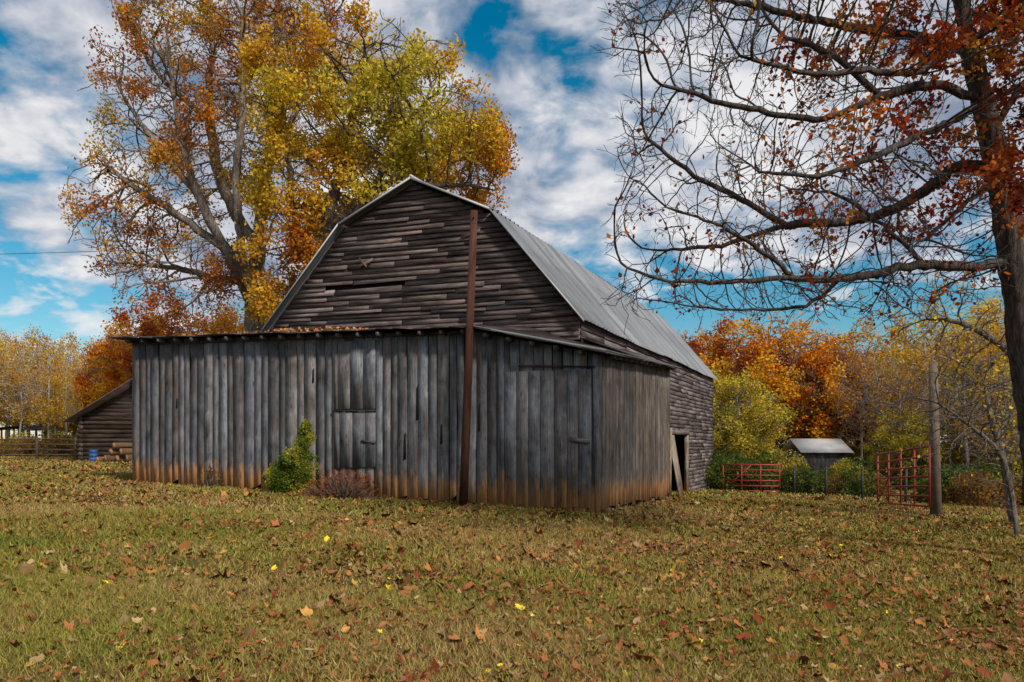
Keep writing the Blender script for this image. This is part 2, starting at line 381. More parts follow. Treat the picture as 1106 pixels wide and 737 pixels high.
def ribbed(mb,lo,up,b0,b1,pitch=.30):
    t=b0; prof=[(0,0),(.74,0),(.82,.045),(.92,.045)]
    pts=[]
    sag=lambda b,k:.035*math.sin(b*.55+k)+.012*math.sin(b*2.1)
    while t<b1:
        for f,o in prof:
            if t+f*pitch<b1: pts.append((t+f*pitch,o))
        t+=pitch
    pts.append((b1,0))
    a=B(lo[0],0,lo[1]); c=B(up[0],0,up[1]); nn=(c-a).cross(ev); 
    if nn.z<0: nn=-nn
    nn.normalize(); ln=(c-a).length
    pv=None
    for i,(b,o) in enumerate(pts):
        k=int((b-b0)/.72); random.seed(k*13+int(lo[0]*10)); v=R(.7,1.15)
        j=random.uniform(-.03,.03)
        rows=[]
        for q in (0,.33,.66,1):
            p=B(lo[0]+(up[0]-lo[0])*q,b,lo[1]+(up[1]-lo[1])*q+sag(b,3*q)*(.3+.7*(1-abs(q-.5))))+nn*o
            if q==0: p+= (a-c).normalized()*j
            rows.append((p,(b,q*ln)))
        if pv:
            for x in range(3):
                vv=v*(1,.93,1.05)[x]
                mb.quad([pv[x][0],rows[x][0],rows[x+1][0],pv[x+1][0]],(vv,vv,vv),[pv[x][1],rows[x][1],rows[x+1][1],pv[x+1][1]])
        pv=rows
    random.seed(int(b1*100)+3)
mb=MB()
def ext(lo,up,e):
    dw,dz=lo[0]-up[0],lo[1]-up[1]; l=math.hypot(dw,dz); return (lo[0]+dw/l*e,lo[1]+dz/l*e)
kR,kL,pk=(3.93,8.18),(8.8,8.20),(6.38,9.32)
ribbed(mb,ext((1.4,5.13),kR,.28),kR,2.72,24.1); ribbed(mb,kR,pk,2.72,24.1)
ribbed(mb,ext((11.5,5.2),kL,.28),kL,2.72,24.1); ribbed(mb,kL,pk,2.72,24.1)
mb.build('gambrel_metal_roof',M_ROOF,barn)
mb=MB()
path=[ext((1.4,5.13),kR,.3),kR,pk,kL,ext((11.5,5.2),kL,.3)]
for (p,q) in zip(path[:-1],path[1:]):
    for bb in (2.70,24.12):
        A=B(p[0],bb,p[1]+.02);D=B(q[0],bb,q[1]+.02)
        mb.slab(A,D,D-Vector((0,0,.065)),A-Vector((0,0,.065)),nf if bb<5 else -nf,.03,(1,1,1),horiz=True)
mb.tube(B(6.38,2.7,9.36),B(6.38,24.1,9.36),.05,6)
mb.tube(B(3.0,-.42,4.42),B(-.33,-.40,3.70),.03,6,tint=(.9,.9,.9)); mb.tube(B(-.33,-.40,3.70),B(-.33,7.7,4.02),.022,6,tint=(.4,.4,.4))
mb.build('roof_trim',M_TRIM,barn)
mb=MB()
def grid(c00,c10,c11,c01,nu,nv,th=.03):
    c=[Vector(x) for x in (c00,c10,c11,c01)]
    def P(u,v): 
        p=c[0]*(1-u)*(1-v)+c[1]*u*(1-v)+c[2]*u*v+c[3]*(1-u)*v
        p.z+=.018*math.sin(u*nu*1.9)+.012*math.sin(u*nu*.7+2); return p
    for i in range(nu):
        for j in range(nv):
            a,b,cc,d=P(i/nu,j/nv),P((i+1)/nu-.001,j/nv),P((i+1)/nu-.001,(j+1)/nv),P(i/nu,(j+1)/nv)
            v=R(.6,1.3); e=R(-.05,.05) if j==0 else 0
            a=a+nf*e;b=b+nf*e
            mb.slab(a,b,cc,d,(0,0,1),th,(v,v,v))
grid(B(14.15,-.4,4.66),B(3.0,-.42,4.42),B(3.0,3,4.90),B(11.5,3,4.93),22,2)
grid(B(14.15,-.39,4.65),B(11.5,2.9,4.93),B(11.5,15.2,4.95),B(14.15,15.2,4.6),8,6)
grid(B(3.0,-.42,4.42),B(-.33,-.40,3.68),B(-.33,3,3.84),B(3.0,3,4.88),6,2)
grid(B(-.33,3,3.84),B(-.33,7.7,4.0),B(1.42,7.7,4.65),B(1.42,3,4.5),8,1)
mb.build('lean_to_roof',M_RUSTY,barn)
mb=MB()
for i in range(24):
    w_=.3+i*.58; zt=ftop(w_)
    mb.slab(B(w_+.04,-.36,zt-.10),B(w_-.04,-.36,zt-.10),B(w_-.04,-.36,zt-.01),B(w_+.04,-.36,zt-.01),nf,.34,(.5,.45,.42))
for i in range(14):
    b_=.5+i*.5; zt=lz(b_); mb.slab(B(-.28,b_,zt-.10),B(-.28,b_+.07,zt-.10),B(-.28,b_+.07,zt-.01),B(-.28,b_,zt-.01),ns,.27,(.5,.45,.42))
mb.build('rafter_tails',M_PLANK,barn)
mb=MB()
for b_ in (10.5,17.2):
    g=gz(1.3,b_); mb.slab(B(1.33,b_-.09,g),B(1.33,b_+.09,g),B(1.33,b_+.09,2.1),B(1.33,b_-.09,2.1),ns,.16,(1.3,1.1,.8),(0,0,3,3))
mb.slab(B(1.32,10.3,2.0),B(1.32,17.4,2.0),B(1.32,17.4,2.18),B(1.32,10.3,2.18),ns,.12,(1.2,1.,.8),horiz=True)
g=gz(-.1,8.9)
mb.slab(B(-.10,8.6,g),B(-.10,9.3,g),B(.25,9.35,g+2.1),B(.25,8.65,g+2.05),ns,.05,(1.6,1.3,.9),(.2,.2,3,3))
mb.slab(B(0.05,7.8,g-.1),B(0.05,7.98,g-.1),B(.02,7.98,g+2.3),B(.02,7.8,g+2.3),ns,.18,(1.5,1.1,.7),(.2,.2,3,3))
mb.build('side_door_frame',M_PLANK,barn)
mb=MB()
for b_ in np.arange(.3,7.5,.75):
    p=B(-.0,b_,gz(0,b_)); s_=R(.09,.16)
    mb.slab(B(.02,b_-s_,p.z-.1),B(.02,b_+s_*R(.8,1.2),p.z-.1),B(.02,b_+s_,p.z+R(.08,.16)),B(.02,b_-s_*.8,p.z+R(.08,.15)),ns,.2,tint(.5,.9,.2))
mb.build('foundation_stones',M_PLANK,barn)
mb=MB()
p=[S(500,544,18.72),S(512,228,18.72)]; p[0].z=h(p[0].x,p[0].y)-.2
mb.tube(p[0],p[1],.108,12,.088)
mb.tube(p[-1]-Vector((.0,-.12,.18)),p[-1]-Vector((.0,.14,.18)),.02,6)
mb.build('wooden_pole',M_POLE)
# ------------------------------------------------------------ TREES
def colonize(limbs,att,D,di,dk,maxit=90,jit=.18,trop=(0,0,.0),cap=9000):
    pos=[];par=[]
    for li,limb in enumerate(limbs):
        pts=[np.array(p) for p in limb]
        if li==0: pos.append(pts[0]); par.append(-1); last=0
        else:
            A=np.array(pos); last=int(np.argmin(((A-pts[0])**2).sum(1))); pts=[A[last]]+pts[1:] if np.linalg.norm(A[last]-pts[0])<D*4 else [A[last]]+pts
        q=[pts[0]]+pts+[pts[-1]]; sm=[]
        for i in range(1,len(q)-2):
            for t in (0,.33,.66):
                a,b,c_,d_=q[i-1],q[i],q[i+1],q[i+2]
                sm.append(.5*((2*b)+(c_-a)*t+(2*a-5*b+4*c_-d_)*t*t+(3*b-a-3*c_+d_)*t**3))
        sm.append(pts[-1]); pts=sm
        for a,b in zip(pts[:-1],pts[1:]):
            k=max(1,int(round(np.linalg.norm(b-a)/D)))
            for i in range(1,k+1):
                qq=a+(b-a)*i/k+rng.normal(0,D*.08,3)*(1 if li else .3)
                pos.append(qq); par.append(last); last=len(pos)-1
    P=np.zeros((cap+4000,3)); n=len(pos); P[:n]=pos; par=list(par)
    att=np.asarray(att); d2=np.full(len(att),1e9); nr=np.zeros(len(att),int); stall=np.zeros(len(att),int)
    def upd(a,b):
        nonlocal d2,nr
        Q=P[a:b]; dd=((att[:,None,:]-Q[None])**2).sum(2); j=dd.argmin(1); m=dd[np.arange(len(att)),j]; bt=m<d2
        d2=np.where(bt,m,d2); nr=np.where(bt,j+a,nr); return bt
    for s_ in range(0,n,400): upd(s_,min(n,s_+400))
    tr=np.array(trop)
    for it in range(maxit):
        if len(att)==0 or n>cap: break
        act=(d2<di*di)
        if not act.any(): break
        idx=nr[act]; v=att[act]-P[idx]; v/=np.linalg.norm(v,axis=1)[:,None]+1e-9
        un,inv=np.unique(idx,return_inverse=True); acc=np.zeros((len(un),3)); np.add.at(acc,inv,v)
        acc/=np.linalg.norm(acc,axis=1)[:,None]+1e-6
        pr=np.array(par)[un]; pd=P[un]-P[np.maximum(pr,0)]; pd/=np.linalg.norm(pd,axis=1)[:,None]+1e-6
        acc=acc+.45*pd+rng.normal(0,jit,acc.shape)+tr; acc/=np.linalg.norm(acc,axis=1)[:,None]+1e-9
        k=len(un); P[n:n+k]=P[un]+acc*D; par+=list(un); 
        bt=upd(n,n+k); n+=k
        stall=np.where(act&~bt,stall+1,0)
        keep=(d2>dk*dk)&(stall<3); att=att[keep];d2=d2[keep];nr=nr[keep];stall=stall[keep]
    return P[:n],np.array(par[:n])
def twigs(P,par,r,thr,prob,l0,l1,up=.15):
    n=len(P); sel=np.where((r<thr)&(rng.uniform(0,1,n)<prob)&(par>=0))[0]; m=len(sel)
    d=P[sel]-P[par[sel]]; d/=np.linalg.norm(d,axis=1)[:,None]+1e-9
    q=rng.normal(0,1,(m,3)); q-=d*(q*d).sum(1)[:,None]; q/=np.linalg.norm(q,axis=1)[:,None]
    e=d*.75+q*.75+np.array([0,0,up]); e/=np.linalg.norm(e,axis=1)[:,None]; ln=rng.uniform(l0,l1,m)[:,None]
    a=P[sel]+e*ln*.5; e2=e+rng.normal(0,.28,(m,3)); e2/=np.linalg.norm(e2,axis=1)[:,None]; b=a+e2*ln*.5
    e3=e+rng.normal(0,.6,(m,3)); e3/=np.linalg.norm(e3,axis=1)[:,None]; c=a+e3*ln*.4
    P2=np.concatenate([P,a,b,c]); i=np.arange(m); par2=np.concatenate([par,sel,n+i,n+i]); return P2,par2.astype(int)
def skeleton(P,par,R0,RT):
    n=len(P); kids=np.zeros(n,int); np.add.at(kids,par[1:],1)
    tips=(kids==0).sum(); ex=max(1.7,math.log(tips)/math.log(RT/R0))
    acc=np.zeros(n); main=np.full(n,-1); mr=np.zeros(n); r=np.zeros(n)
    for i in range(n-1,-1,-1):
        r[i]=R0 if kids[i]==0 else acc[i]**(1/ex)
        p=par[i]
        if p>=0:
            acc[p]+=r[i]**ex
            if r[i]>mr[p]: mr[p]=r[i]; main[p]=i
    return r,main
def treemesh(name,P,par,r,main,barkcol,LP,LS,LC,K=6,flare=0):
    n=len(P); d=np.zeros((n,3)); d[1:]=P[1:]-P[par[1:]]
    d[0]=(0,0,1); hm=main>=0; d2=d.copy(); d2[hm]+=P[main[hm]]-P[hm]; d2/=np.linalg.norm(d2,axis=1)[:,None]+1e-9
    up=np.where(np.abs(d2[:,2:3])<.9,np.array([[0,0,1.]]),np.array([[1.,0,0]])); u=np.cross(d2,up); u/=np.linalg.norm(u,axis=1)[:,None]; v=np.cross(d2,u)
    ang=np.arange(K)*2*math.pi/K; rr=r*(1+rng.normal(0,.05,n))
    ring=P[:,None,:]+rr[:,None,None]*(np.cos(ang)[None,:,None]*u[:,None,:]+np.sin(ang)[None,:,None]*v[:,None,:])
    e=np.arange(1,n); side=main[par[e]]!=e; sidx=e[side]
    r2=ring[sidx]-P[sidx][:,None,:]+P[par[sidx]][:,None,:]
    V=np.concatenate([ring.reshape(-1,3),r2.reshape(-1,3)])
    start=np.zeros(n,int); start[e]=par[e]*K; start[sidx]=n*K+np.arange(len(sidx))*K
    a=start[e][:,None]+np.arange(K)[None]; a2=start[e][:,None]+((np.arange(K)+1)%K)[None]
    b=e[:,None]*K+np.arange(K)[None]; b2=e[:,None]*K+((np.arange(K)+1)%K)[None]
    F=np.stack([a,a2,b2,b],-1).reshape(-1,4)
    cols=np.ones((len(V),4)); cols[:,:3]=barkcol
    nb=len(V); nbf=len(F)
    VL,FL,CL=leafquads(LP,LS,LC,nb)
    V=np.concatenate([V,VL]); loops=np.concatenate([F.ravel(),FL.ravel()]); nf_=nbf+len(FL)
    mi=np.zeros(nf_,int); mi[nbf:]=1; sm=np.zeros(nf_,bool); sm[:nbf]=True
    return npmesh(name,V,loops,np.full(nf_,4),[M_BARK,M_LEAF],np.concatenate([cols,CL]),None,mi,sm)
def leafquads(LP,LS,LC,off=0,flat=0):
    m=len(LP)
    if m==0: return np.zeros((0,3)),np.zeros((0,4),int),np.zeros((0,4))
    a=rng.normal(0,1,(m,3)); a/=np.linalg.norm(a,axis=1)[:,None]; b=rng.normal(0,1,(m,3)); b-=a*(a*b).sum(1)[:,None]; b/=np.linalg.norm(b,axis=1)[:,None]
    s=np.asarray(LS)[:,None]
    V=np.stack([LP-a*s*.5,LP+b*s*.36+a*s*.06,LP+a*s*.5,LP-b*s*.36+a*s*.06],1).reshape(-1,3)
    F=(np.arange(m)*4)[:,None]+np.arange(4)[None]+off
    Cc=np.ones((m,4,4)); Cc[:,:,:3]=np.asarray(LC)[:,None,:]
    return V,F,Cc.reshape(-1,4)
def nz(p,s,o=0): return mnoise.noise(Vector((p[0]*s+o,p[1]*s+o*.7,p[2]*s-o)))
def pick(stops,t):
    t=min(max(t,0),.999)*(len(stops)-1); i=int(t); f=t-i; return [stops[i][k]*(1-f)+stops[i+1][k]*f for k in range(3)]
def leaves(P,r,thr,count,sig,size,palfn,gap=-.15,gs=.35,densfn=None):
    idx=np.where(r<=thr)[0]
    wts=[]
    for i in idx:
        q=nz(P[i],gs,11)-gap; q=max(0,q)*2.2
        if densfn: q*=densfn(P[i])
        wts.append(min(q,1.2))
    wts=np.array(wts)+1e-9; wts/=wts.sum()
    ch=rng.choice(len(idx),count,p=wts); base=P[idx[ch]]
    LP=base+rng.normal(0,sig,base.shape); LS=rng.uniform(size*.6,size*1.35,count)
    cache=np.array([palfn(P[i]) for i in idx]); LC=cache[ch]*rng.uniform(.6,1.35,(count,1))
    LC=LC*(1+rng.normal(0,.08,(count,3))); return LP,LS,np.clip(LC,.005,.9)
def env(ells,n,dmid):
    out_=[]; ar=np.array([e[2]*e[3] for e in ells],float); ar/=ar.sum()
    while len(out_)<n:
        e=ells[rng.choice(len(ells),p=ar)]; q=rng.normal(0,1,3); q/=np.linalg.norm(q); q*=rng.uniform(0,1)**(1/2.6)
        d=dmid+q[2]*e[4]; px=e[0]+q[0]*e[2]; py=e[1]+q[1]*e[3]
        out_.append(np.array([(px-553)/850*dmid,d,1.6+(480-py)/850*dmid]))
    return out_
def Sv(*l): return [S(*p) for p in l]
d=38; A0=S(278,500,d); A0.z=h(A0.x,A0.y)-.2
limbsA=[[A0]+Sv((278,400,d),(274,330,d),(278,260,d),(288,180,d),(298,90,d),(300,10,d),(300,-50,d)),
 Sv((274,330,d),(245,270,37),(215,215,36.5),(195,150,36.5),(185,80,37)),
 Sv((275,310,d),(235,300,39),(190,290,40),(145,285,41),(115,282,41)),
 Sv((278,270,d),(240,200,39.5),(225,120,40),(230,40,40.5),(225,-30,40)),
 Sv((245,270,37),(195,235,37),(150,205,37),(115,180,37.5)),
 Sv((288,180,d),(320,120,38.5),(345,50,39)),Sv((274,350,d),(262,280,36.5),(255,200,36.5),(262,110,36.5),(262,20,36.5)),
 Sv((225,130,40),(170,80,40),(140,30,40)),Sv((215,215,36.5),(165,150,37),(135,110,38)),
 Sv((276,300,d),(300,230,36.5),(330,180,36))]
ells=[(220,110,115,130,4),(165,200,85,70,3.5),(300,20,90,80,4.5),(130,262,48,48,3),(205,10,85,60,4),(205,300,85,40,4)]
P,par=colonize(limbsA,env(ells,3000,d),.40,4.5,.55,70,.12,(0,0,.05),8000)
r,main=skeleton(P,par,.022,.55); P,par=twigs(P,par,r,.07,.6,.5,1.2); r,main=skeleton(P,par,.013,.58)
palO=[(.42,.13,.022),(.56,.23,.03),(.60,.34,.04),(.50,.34,.05)]
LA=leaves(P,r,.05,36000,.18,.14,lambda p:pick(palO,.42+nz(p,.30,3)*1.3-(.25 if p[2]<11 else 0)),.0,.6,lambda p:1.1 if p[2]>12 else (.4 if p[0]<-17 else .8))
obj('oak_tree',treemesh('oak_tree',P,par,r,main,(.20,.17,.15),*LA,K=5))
d=35; A0=S(340,500,d); A0.z=h(A0.x,A0.y)-.2
limbsB=[[A0]+Sv((340,400,d),(344,320,d),(352,250,d),(368,180,d),(385,110,d),(395,60,d)),
 Sv((348,290,d),(390,225,34.5),(430,160,34),(465,100,34)),
 Sv((352,250,d),(400,210,36),(460,180,37),(520,170,37)),
 Sv((346,300,d),(320,240,35.5),(310,170,36),(305,100,36)),
 Sv((390,225,34.5),(440,205,33.5),(500,200,33.5),(535,205,34))]
ells=[(430,120,85,80,5),(487,165,68,75,4.5),(345,110,75,75,4.5),(330,225,55,75,3.5),(420,190,90,50,4),(310,300,45,60,3),(390,80,75,45,4)]
P,par=colonize(limbsB,env(ells,2600,d),.38,4.5,.5,70,.12,(0,0,.05),8000)
r,main=skeleton(P,par,.02,.42); P,par=twigs(P,par,r,.06,.5,.4,1.1); r,main=skeleton(P,par,.012,.42)
palY=[(.50,.18,.02),(.60,.30,.03),(.66,.42,.04),(.66,.48,.045),(.55,.46,.055)]
def colB(p):
    px=p[0]/p[1]*850+553; py=480-(p[2]-1.6)/p[1]*850
    t=.68+nz(p,.28,5)*.8-.6*max(0,(px-455)/80)*(.5+py/300)
    if py>225: t=.45+nz(p,.4,5)*.6-(.2 if px<330 else 0)
    return pick(palY,t)
LB=leaves(P,r,.045,72000,.22,.15,colB,-.02,.6)
obj('maple_tree',treemesh('maple_tree',P,par,r,main,(.12,.095,.08),*LB,K=5))
T0=S(1128,560,12.6); T0.z=h(T0.x,T0.y)-.15
limbsC=[[T0]+Sv((1120,480,12.5),(1106,370,12.4),(1094,270,12.3),(1080,190,12.2),(1062,110,12.1),(1045,40,12),(1030,-60,12),(1020,-180,12)),
 Sv((1095,285,12.3),(1050,288,12.0),(1000,286,11.6),(955,293,11.3),(910,302,11),(860,300,10.8),(800,304,10.6),(750,305,10.5),(700,298,10.4),(670,285,10.3)),
 Sv((1078,190,12.2),(1040,178,12.5),(1000,205,12.8),(960,228,13),(910,240,13.2),(850,243,13.4),(780,265,13.6),(710,270,13.8)),
 Sv((1062,110,12.1),(1010,92,11.8),(950,105,11.4),(890,128,11.2),(830,122,11),(770,108,10.8),(715,92,10.6)),
 Sv((1050,60,12),(1000,40,12.5),(940,33,13),(870,20,13.3),(790,0,13.5),(720,-5,13.8)),
 Sv((1092,240,12.3),(1130,170,12.7),(1200,90,13)),Sv((1072,140,12.1),(1120,70,11.8),(1180,0,11.5)),
 Sv((1035,-20,12),(960,-70,12),(880,-90,12),(800,-80,12)),
 Sv((1062,110,12.1),(1030,130,11.2),(985,150,10.8),(930,175,10.4),(880,190,10.2),(820,185,10)),
 Sv((950,105,11.4),(900,60,11.2),(850,40,11)),Sv((1000,286,11.6),(960,250,11.9),(915,215,12.2),(870,205,12.4)),
 Sv((860,300,10.8),(820,270,10.6),(770,240,10.4),(720,225,10.3)),Sv((910,302,11),(870,330,11.2),(800,335,11.3),(740,330,11.4)),
 Sv((850,243,13.4),(800,215,13.2),(750,190,13),(700,150,13)),
 Sv((1045,40,12),(1020,60,11.2),(980,80,10.8),(930,75,10.5),(880,80,10.2),(800,60,10)),Sv((1080,190,12.2),(1050,215,11.6),(1010,250,11.2),(980,270,11))]
att=[]
while len(att)<5200:
    px=R(660,1240); py=R(-210,350); dd=R(9.4,15)
    if py>345-.28*max(0,px-950): continue
    if px<780 and 60<py<200 and R(0,1)<.45: continue
    if py<-60+(1106-px)*.12 and px<800: continue
    if px>1110 and py>120: continue
    if mnoise.noise(Vector((px*.012,py*.012,dd*.3)))<-.22: continue
    att.append(np.array(S(px,py,dd)))
P,par=colonize(limbsC,att,.14,1.8,.19,80,.10,(0,0,.06),18000)
r,main=skeleton(P,par,.0050,.26); P,par=twigs(P,par,r,.022,.55,.14,.42,.1); r,main=skeleton(P,par,.0032,.235)
palR=[(.16,.026,.012),(.32,.055,.018),(.46,.13,.022),(.52,.25,.035)]
def denC(p):
    px=p[0]/p[1]*850+553; py=480-(p[2]-1.6)/p[1]*850
    return .035+max(0,(px-800)/280)**1.2*1.4*(1 if py<150 else (.6 if py<260 else .12))
LC_=leaves(P,r,.008,32000,.06,.082,lambda p:pick(palR,.42+nz(p,.8,9)*1.2),.06,1.1,denC)
obj('oak_tree',treemesh('near_oak',P,par,r,main,(.085,.07,.065),*LC_,K=5))
# --- distant wood
def variant(name,hh,spread,n,nleaf,lsize,pal,bark,pt=.5,thr=.06,low=.25,rt=.16,gap=-.12,sig=.22):
    att=[]
    while len(att)<n:
        q=rng.normal(0,1,3); q/=np.linalg.norm(q); q*=rng.uniform(0,1)**.4
        z=hh*(low+(1-low)*(q[2]*.5+.5)); k=1-.25*max(0,q[2])
        att.append(np.array([q[0]*spread*k,q[1]*spread*k,z]))
    P,par=colonize([[(0,0,-.3),(R(-.1,.1),0,hh*.2),(R(-.3,.3),R(-.2,.2),hh*.45),(R(-.4,.4),0,hh*.75)]],att,hh*.035,hh*.4,hh*.045,50,.15,(0,0,.15),3500)
    r,main=skeleton(P,par,.014,rt); P,par=twigs(P,par,r,.05,.4,.4,1.); r,main=skeleton(P,par,.010,rt)
    o_=R(0,50)
    LL=leaves(P,r,thr,nleaf,sig,lsize,lambda p:pick(pal,pt+nz(p,.5,o_)*.9),gap,.6)
    return treemesh(name,P,par,r,main,bark,*LL,K=4)
bk=(.17,.15,.14)
VAR={
'orange':variant('v_orange',10,3.6,700,15000,.17,[(.50,.12,.015),(.72,.27,.02),(.74,.40,.03),(.50,.22,.02)],bk),
'red':variant('v_red',10,3.4,700,14000,.17,[(.28,.055,.015),(.44,.11,.02),(.60,.22,.02)],bk),
'yellow':variant('v_yellow',10,3.0,700,9500,.17,[(.54,.33,.03),(.74,.50,.05),(.50,.38,.05)],bk,gap=-.06),
'olive':variant('v_olive',8,3.4,700,15000,.17,[(.24,.21,.03),(.48,.39,.045),(.66,.49,.05)],bk,low=.08),
'thin':variant('v_thin',11,2.6,650,4000,.16,[(.54,.27,.03),(.68,.45,.05)],(.36,.34,.32),rt=.12),
'bare':variant('v_bare',10,3.2,900,1500,.15,[(.36,.15,.03),(.46,.24,.05)],(.22,.19,.18),rt=.13),
}
wood=empty('distant_trees')
def put(var,px,py,d,sc=1,wd=1):
    X=(px-553)/850*d; g=h(X,d); top=1.6+(480-py)/850*d-g; k=top/(8 if var=='olive' else (11 if var=='thin' else 10))
    o=obj('tree_'+var,VAR[var],wood); o.location=(X,d,g-.1); o.scale=(k*wd,k*wd,k); o.rotation_euler=(0,0,R(0,6.28))
lst=[('orange',835,336,62,1.25),('red',792,348,66,1.2),('orange',880,350,60,1.1),('red',925,362,70,1.2),('orange',900,372,60,1),('olive',800,402,52,1.1),('olive',765,398,56,1.),
('orange',862,395,68,.9),('thin',948,345,58,1.2),('bare',905,360,62,1.),('yellow',985,352,64,1.2),('olive',1010,385,55,1.2),('thin',1000,330,48,1.1),('yellow',1050,330,52,1.2),('olive',1075,395,45,1.1),
('bare',1045,350,42,1.),('thin',1095,320,46,1.1),('yellow',1110,360,50,1.2),('olive',1130,380,42,1.1),('bare',970,380,46,.9),('orange',1140,330,60,1.2),('bare',1080,400,34,1.),('orange',960,372,72,1.2),('orange',1030,350,70,1.2),('red',1085,352,66,1.1),
('olive',838,412,64,1.0),('yellow',820,405,58,.8),('red',760,375,75,1.),('orange',775,368,80,1.1),('olive',945,430,60,1.1),('olive',978,440,44,1.),('orange',720,400,80,1.2),('bare',889,372,60,.9),
('orange',745,357,78,.9),('yellow',1180,340,50,1.3),('bare',930,375,50,.7),('orange',890,415,66,1.2),
('thin',8,360,72,1.),('yellow',22,372,80,1.1),('thin',40,356,70,1.),('yellow',62,378,78,1.),('thin',85,362,74,1.),('yellow',30,405,85,1.2),('yellow',96,385,82,1.),('thin',22,366,62,.8),('thin',52,362,60,.8),('thin',72,370,64,.8),('red',124,365,62,.8),
('orange',138,345,60,.9),('thin',60,385,66,1.),('thin',-15,365,70,1.2),('yellow',-30,360,76,1.3),('olive',80,420,84,1.2),('bare',50,365,68,1.1),('bare',10,380,66,1.1),
('orange',160,335,52,1.),('red',200,330,50,1.),('orange',235,325,48,1.),('red',175,320,62,1.),('orange',312,300,50,.8),('orange',250,340,44,.9),('olive',-60,380,70,1.3),('red',148,390,56,.9),('orange',112,410,70,.8)]
for v_,px,py,d,wd in lst: put(v_,px,py,d,1,wd)
for i in range(70):
    X=R(-190,190); 
    d=R(95,140); px=X/d*850+553
    put(random.choice(['orange','yellow','olive','bare','red','thin'] if px>150 else ['yellow','thin','bare','olive','thin']),px,R(400,428) if px>500 else R(405,430),d,1,R(1.2,1.8))
def bushmesh(name,n,pal,size,wx,hz,shape='ball',stems=26):
    pts=[];
    while len(pts)<n:
        if shape=='scrappy':
            u_=rng.uniform()
            if u_<.55:
                z=rng.uniform(0,1)**1.05; a=rng.uniform(0,6.283)
                rad=wx*.62*(1-z)**.5*(.8+.9*mnoise.noise(Vector((math.cos(a)*1.5,math.sin(a)*1.5,z*5)))); q=max(rad,.02)*rng.uniform(.2,1)**.5
                p=np.array([q*math.cos(a)+.12+.16*z,q*math.sin(a),z*hz+.03])
            else:
                cx_,cz_,rr=((-.32,.42,.38) if u_<.78 else ((.22,.38,.36) if u_<.9 else (-.05,.85,.32)))
                q=rng.normal(0,1,3); q/=np.linalg.norm(q); q*=rng.uniform(.1,1)**.5*rr; p=np.array([cx_+q[0],q[1],max(.03,cz_+q[2]*1.15)])
            if nz(p,3.5,3)<-.18: continue
            p+=rng.normal(0,.035,3)
        else:
            q=rng.normal(0,1,3); q/=np.linalg.norm(q); q*=rng.uniform(.2,1)**.5; p=np.array([q[0]*wx,q[1]*wx,abs(q[2])*hz+.05])
            if nz(p,1.4,7)<-.12: continue
        pts.append(p)
    pts=np.array(pts); cl=np.array([pick(pal,.5+nz(p,2.2,2)*1.2) for p in pts])*rng.uniform(.55,1.4,(n,1))
    V,F,Cc=leafquads(pts,rng.uniform(size*.6,size*1.4,n),cl)
    mb=MB()
    for i in range(stems):
        t=pts[rng.integers(n)]; mb.tube((t[0]*.15,t[1]*.15,-.1),tuple(t*1.05),.012,4,.004,(.15,.11,.09))
    o=len(V); SV=np.array([tuple(v) for v in mb.V]); SF=[[i+o for i in f] for f in mb.F]; 
    loops=list(F.ravel())+[i for f in SF for i in f]; tot=[4]*len(F)+[len(f) for f in SF]
    return npmesh(name,np.concatenate([V,SV]),loops,tot,[M_LEAF,M_BARK],np.concatenate([Cc,np.array(mb.C)]),None,[0]*len(F)+[1]*len(SF))
b1=bushmesh('bush_green',4500,[(.04,.07,.015),(.08,.12,.025),(.18,.19,.04)],.10,1.3,1.5)
b2=bushmesh('bush_brown',2800,[(.17,.08,.03),(.30,.15,.04),(.20,.16,.04)],.10,1.2,1.3,stems=60)
b3=bushmesh('bush_yellow',3300,[(.18,.19,.04),(.42,.36,.05),(.50,.30,.04)],.10,1.3,1.8)
hedge=empty('hedgerow')
def bush(me,X,Y,s,sz=1):
    o=obj('bush',me,hedge); o.location=(X,Y,h(X,Y)-.05); o.scale=(s,s,s*sz); o.rotation_euler=(0,0,R(0,6.28))
for i in range(34):
    Y=R(39,46); px=R(760,1250); 
    if 835<px<945: continue
    bush(random.choice([b1,b1,b2,b3]),(px-553)/850*Y,Y,R(.8,1.4))
for i in range(40):
    Y=R(26,36); px=R(1010,1300); bush(random.choice([b1,b2,b2,b3]),(px-553)/850*Y,Y,R(.7,1.3))
for (px,Y,s,me) in [(820,38.8,1.0,b1),(808,39,1.1,b1),(862,38,.9,b1),(885,37,.75,b1),(905,36.5,.75,b2),(925,36,.85,b1),(940,36,.9,b2),(850,39,.9,b2),(870,42,.85,b1),(895,42,.8,b1),(915,42,.95,b3),(926,44,1.2,b1),(848,43,1.2,b3),(1035,30,1.,b1),(1060,27,1.,b2),(1025,29,1,b1)]:
    bush(me,(px-553)/850*Y,Y,s)
for i in range(50):
    Y=R(56,72); px=R(-90,150); bush(random.choice([b2,b3,b2]),(px-553)/850*Y,Y,R(.7,1.3))
for i in range(60):
    Y=R(62,90); px=R(700,1250); bush(random.choice([b1,b2,b3]),(px-553)/850*Y,Y,R(1.2,2.4))
j=obj('evergreen_shrub',bushmesh('shrub',15000,[(.07,.11,.015),(.20,.23,.03),(.42,.40,.05)],.05,.80,1.85,'scrappy',24)); j.location=(-5.60,20.05,h(-5.55,20.15)-.03); j.rotation_euler=(.0,.03,0)
j=obj('dry_shrub',bushmesh('dryshrub',800,[(.20,.035,.02),(.34,.09,.03),(.18,.09,.04)],.055,.9,.6,stems=360)); j.location=(-4.25,19.55,h(-4.2,19.6)); j.scale=(1.35,.6,1.15)
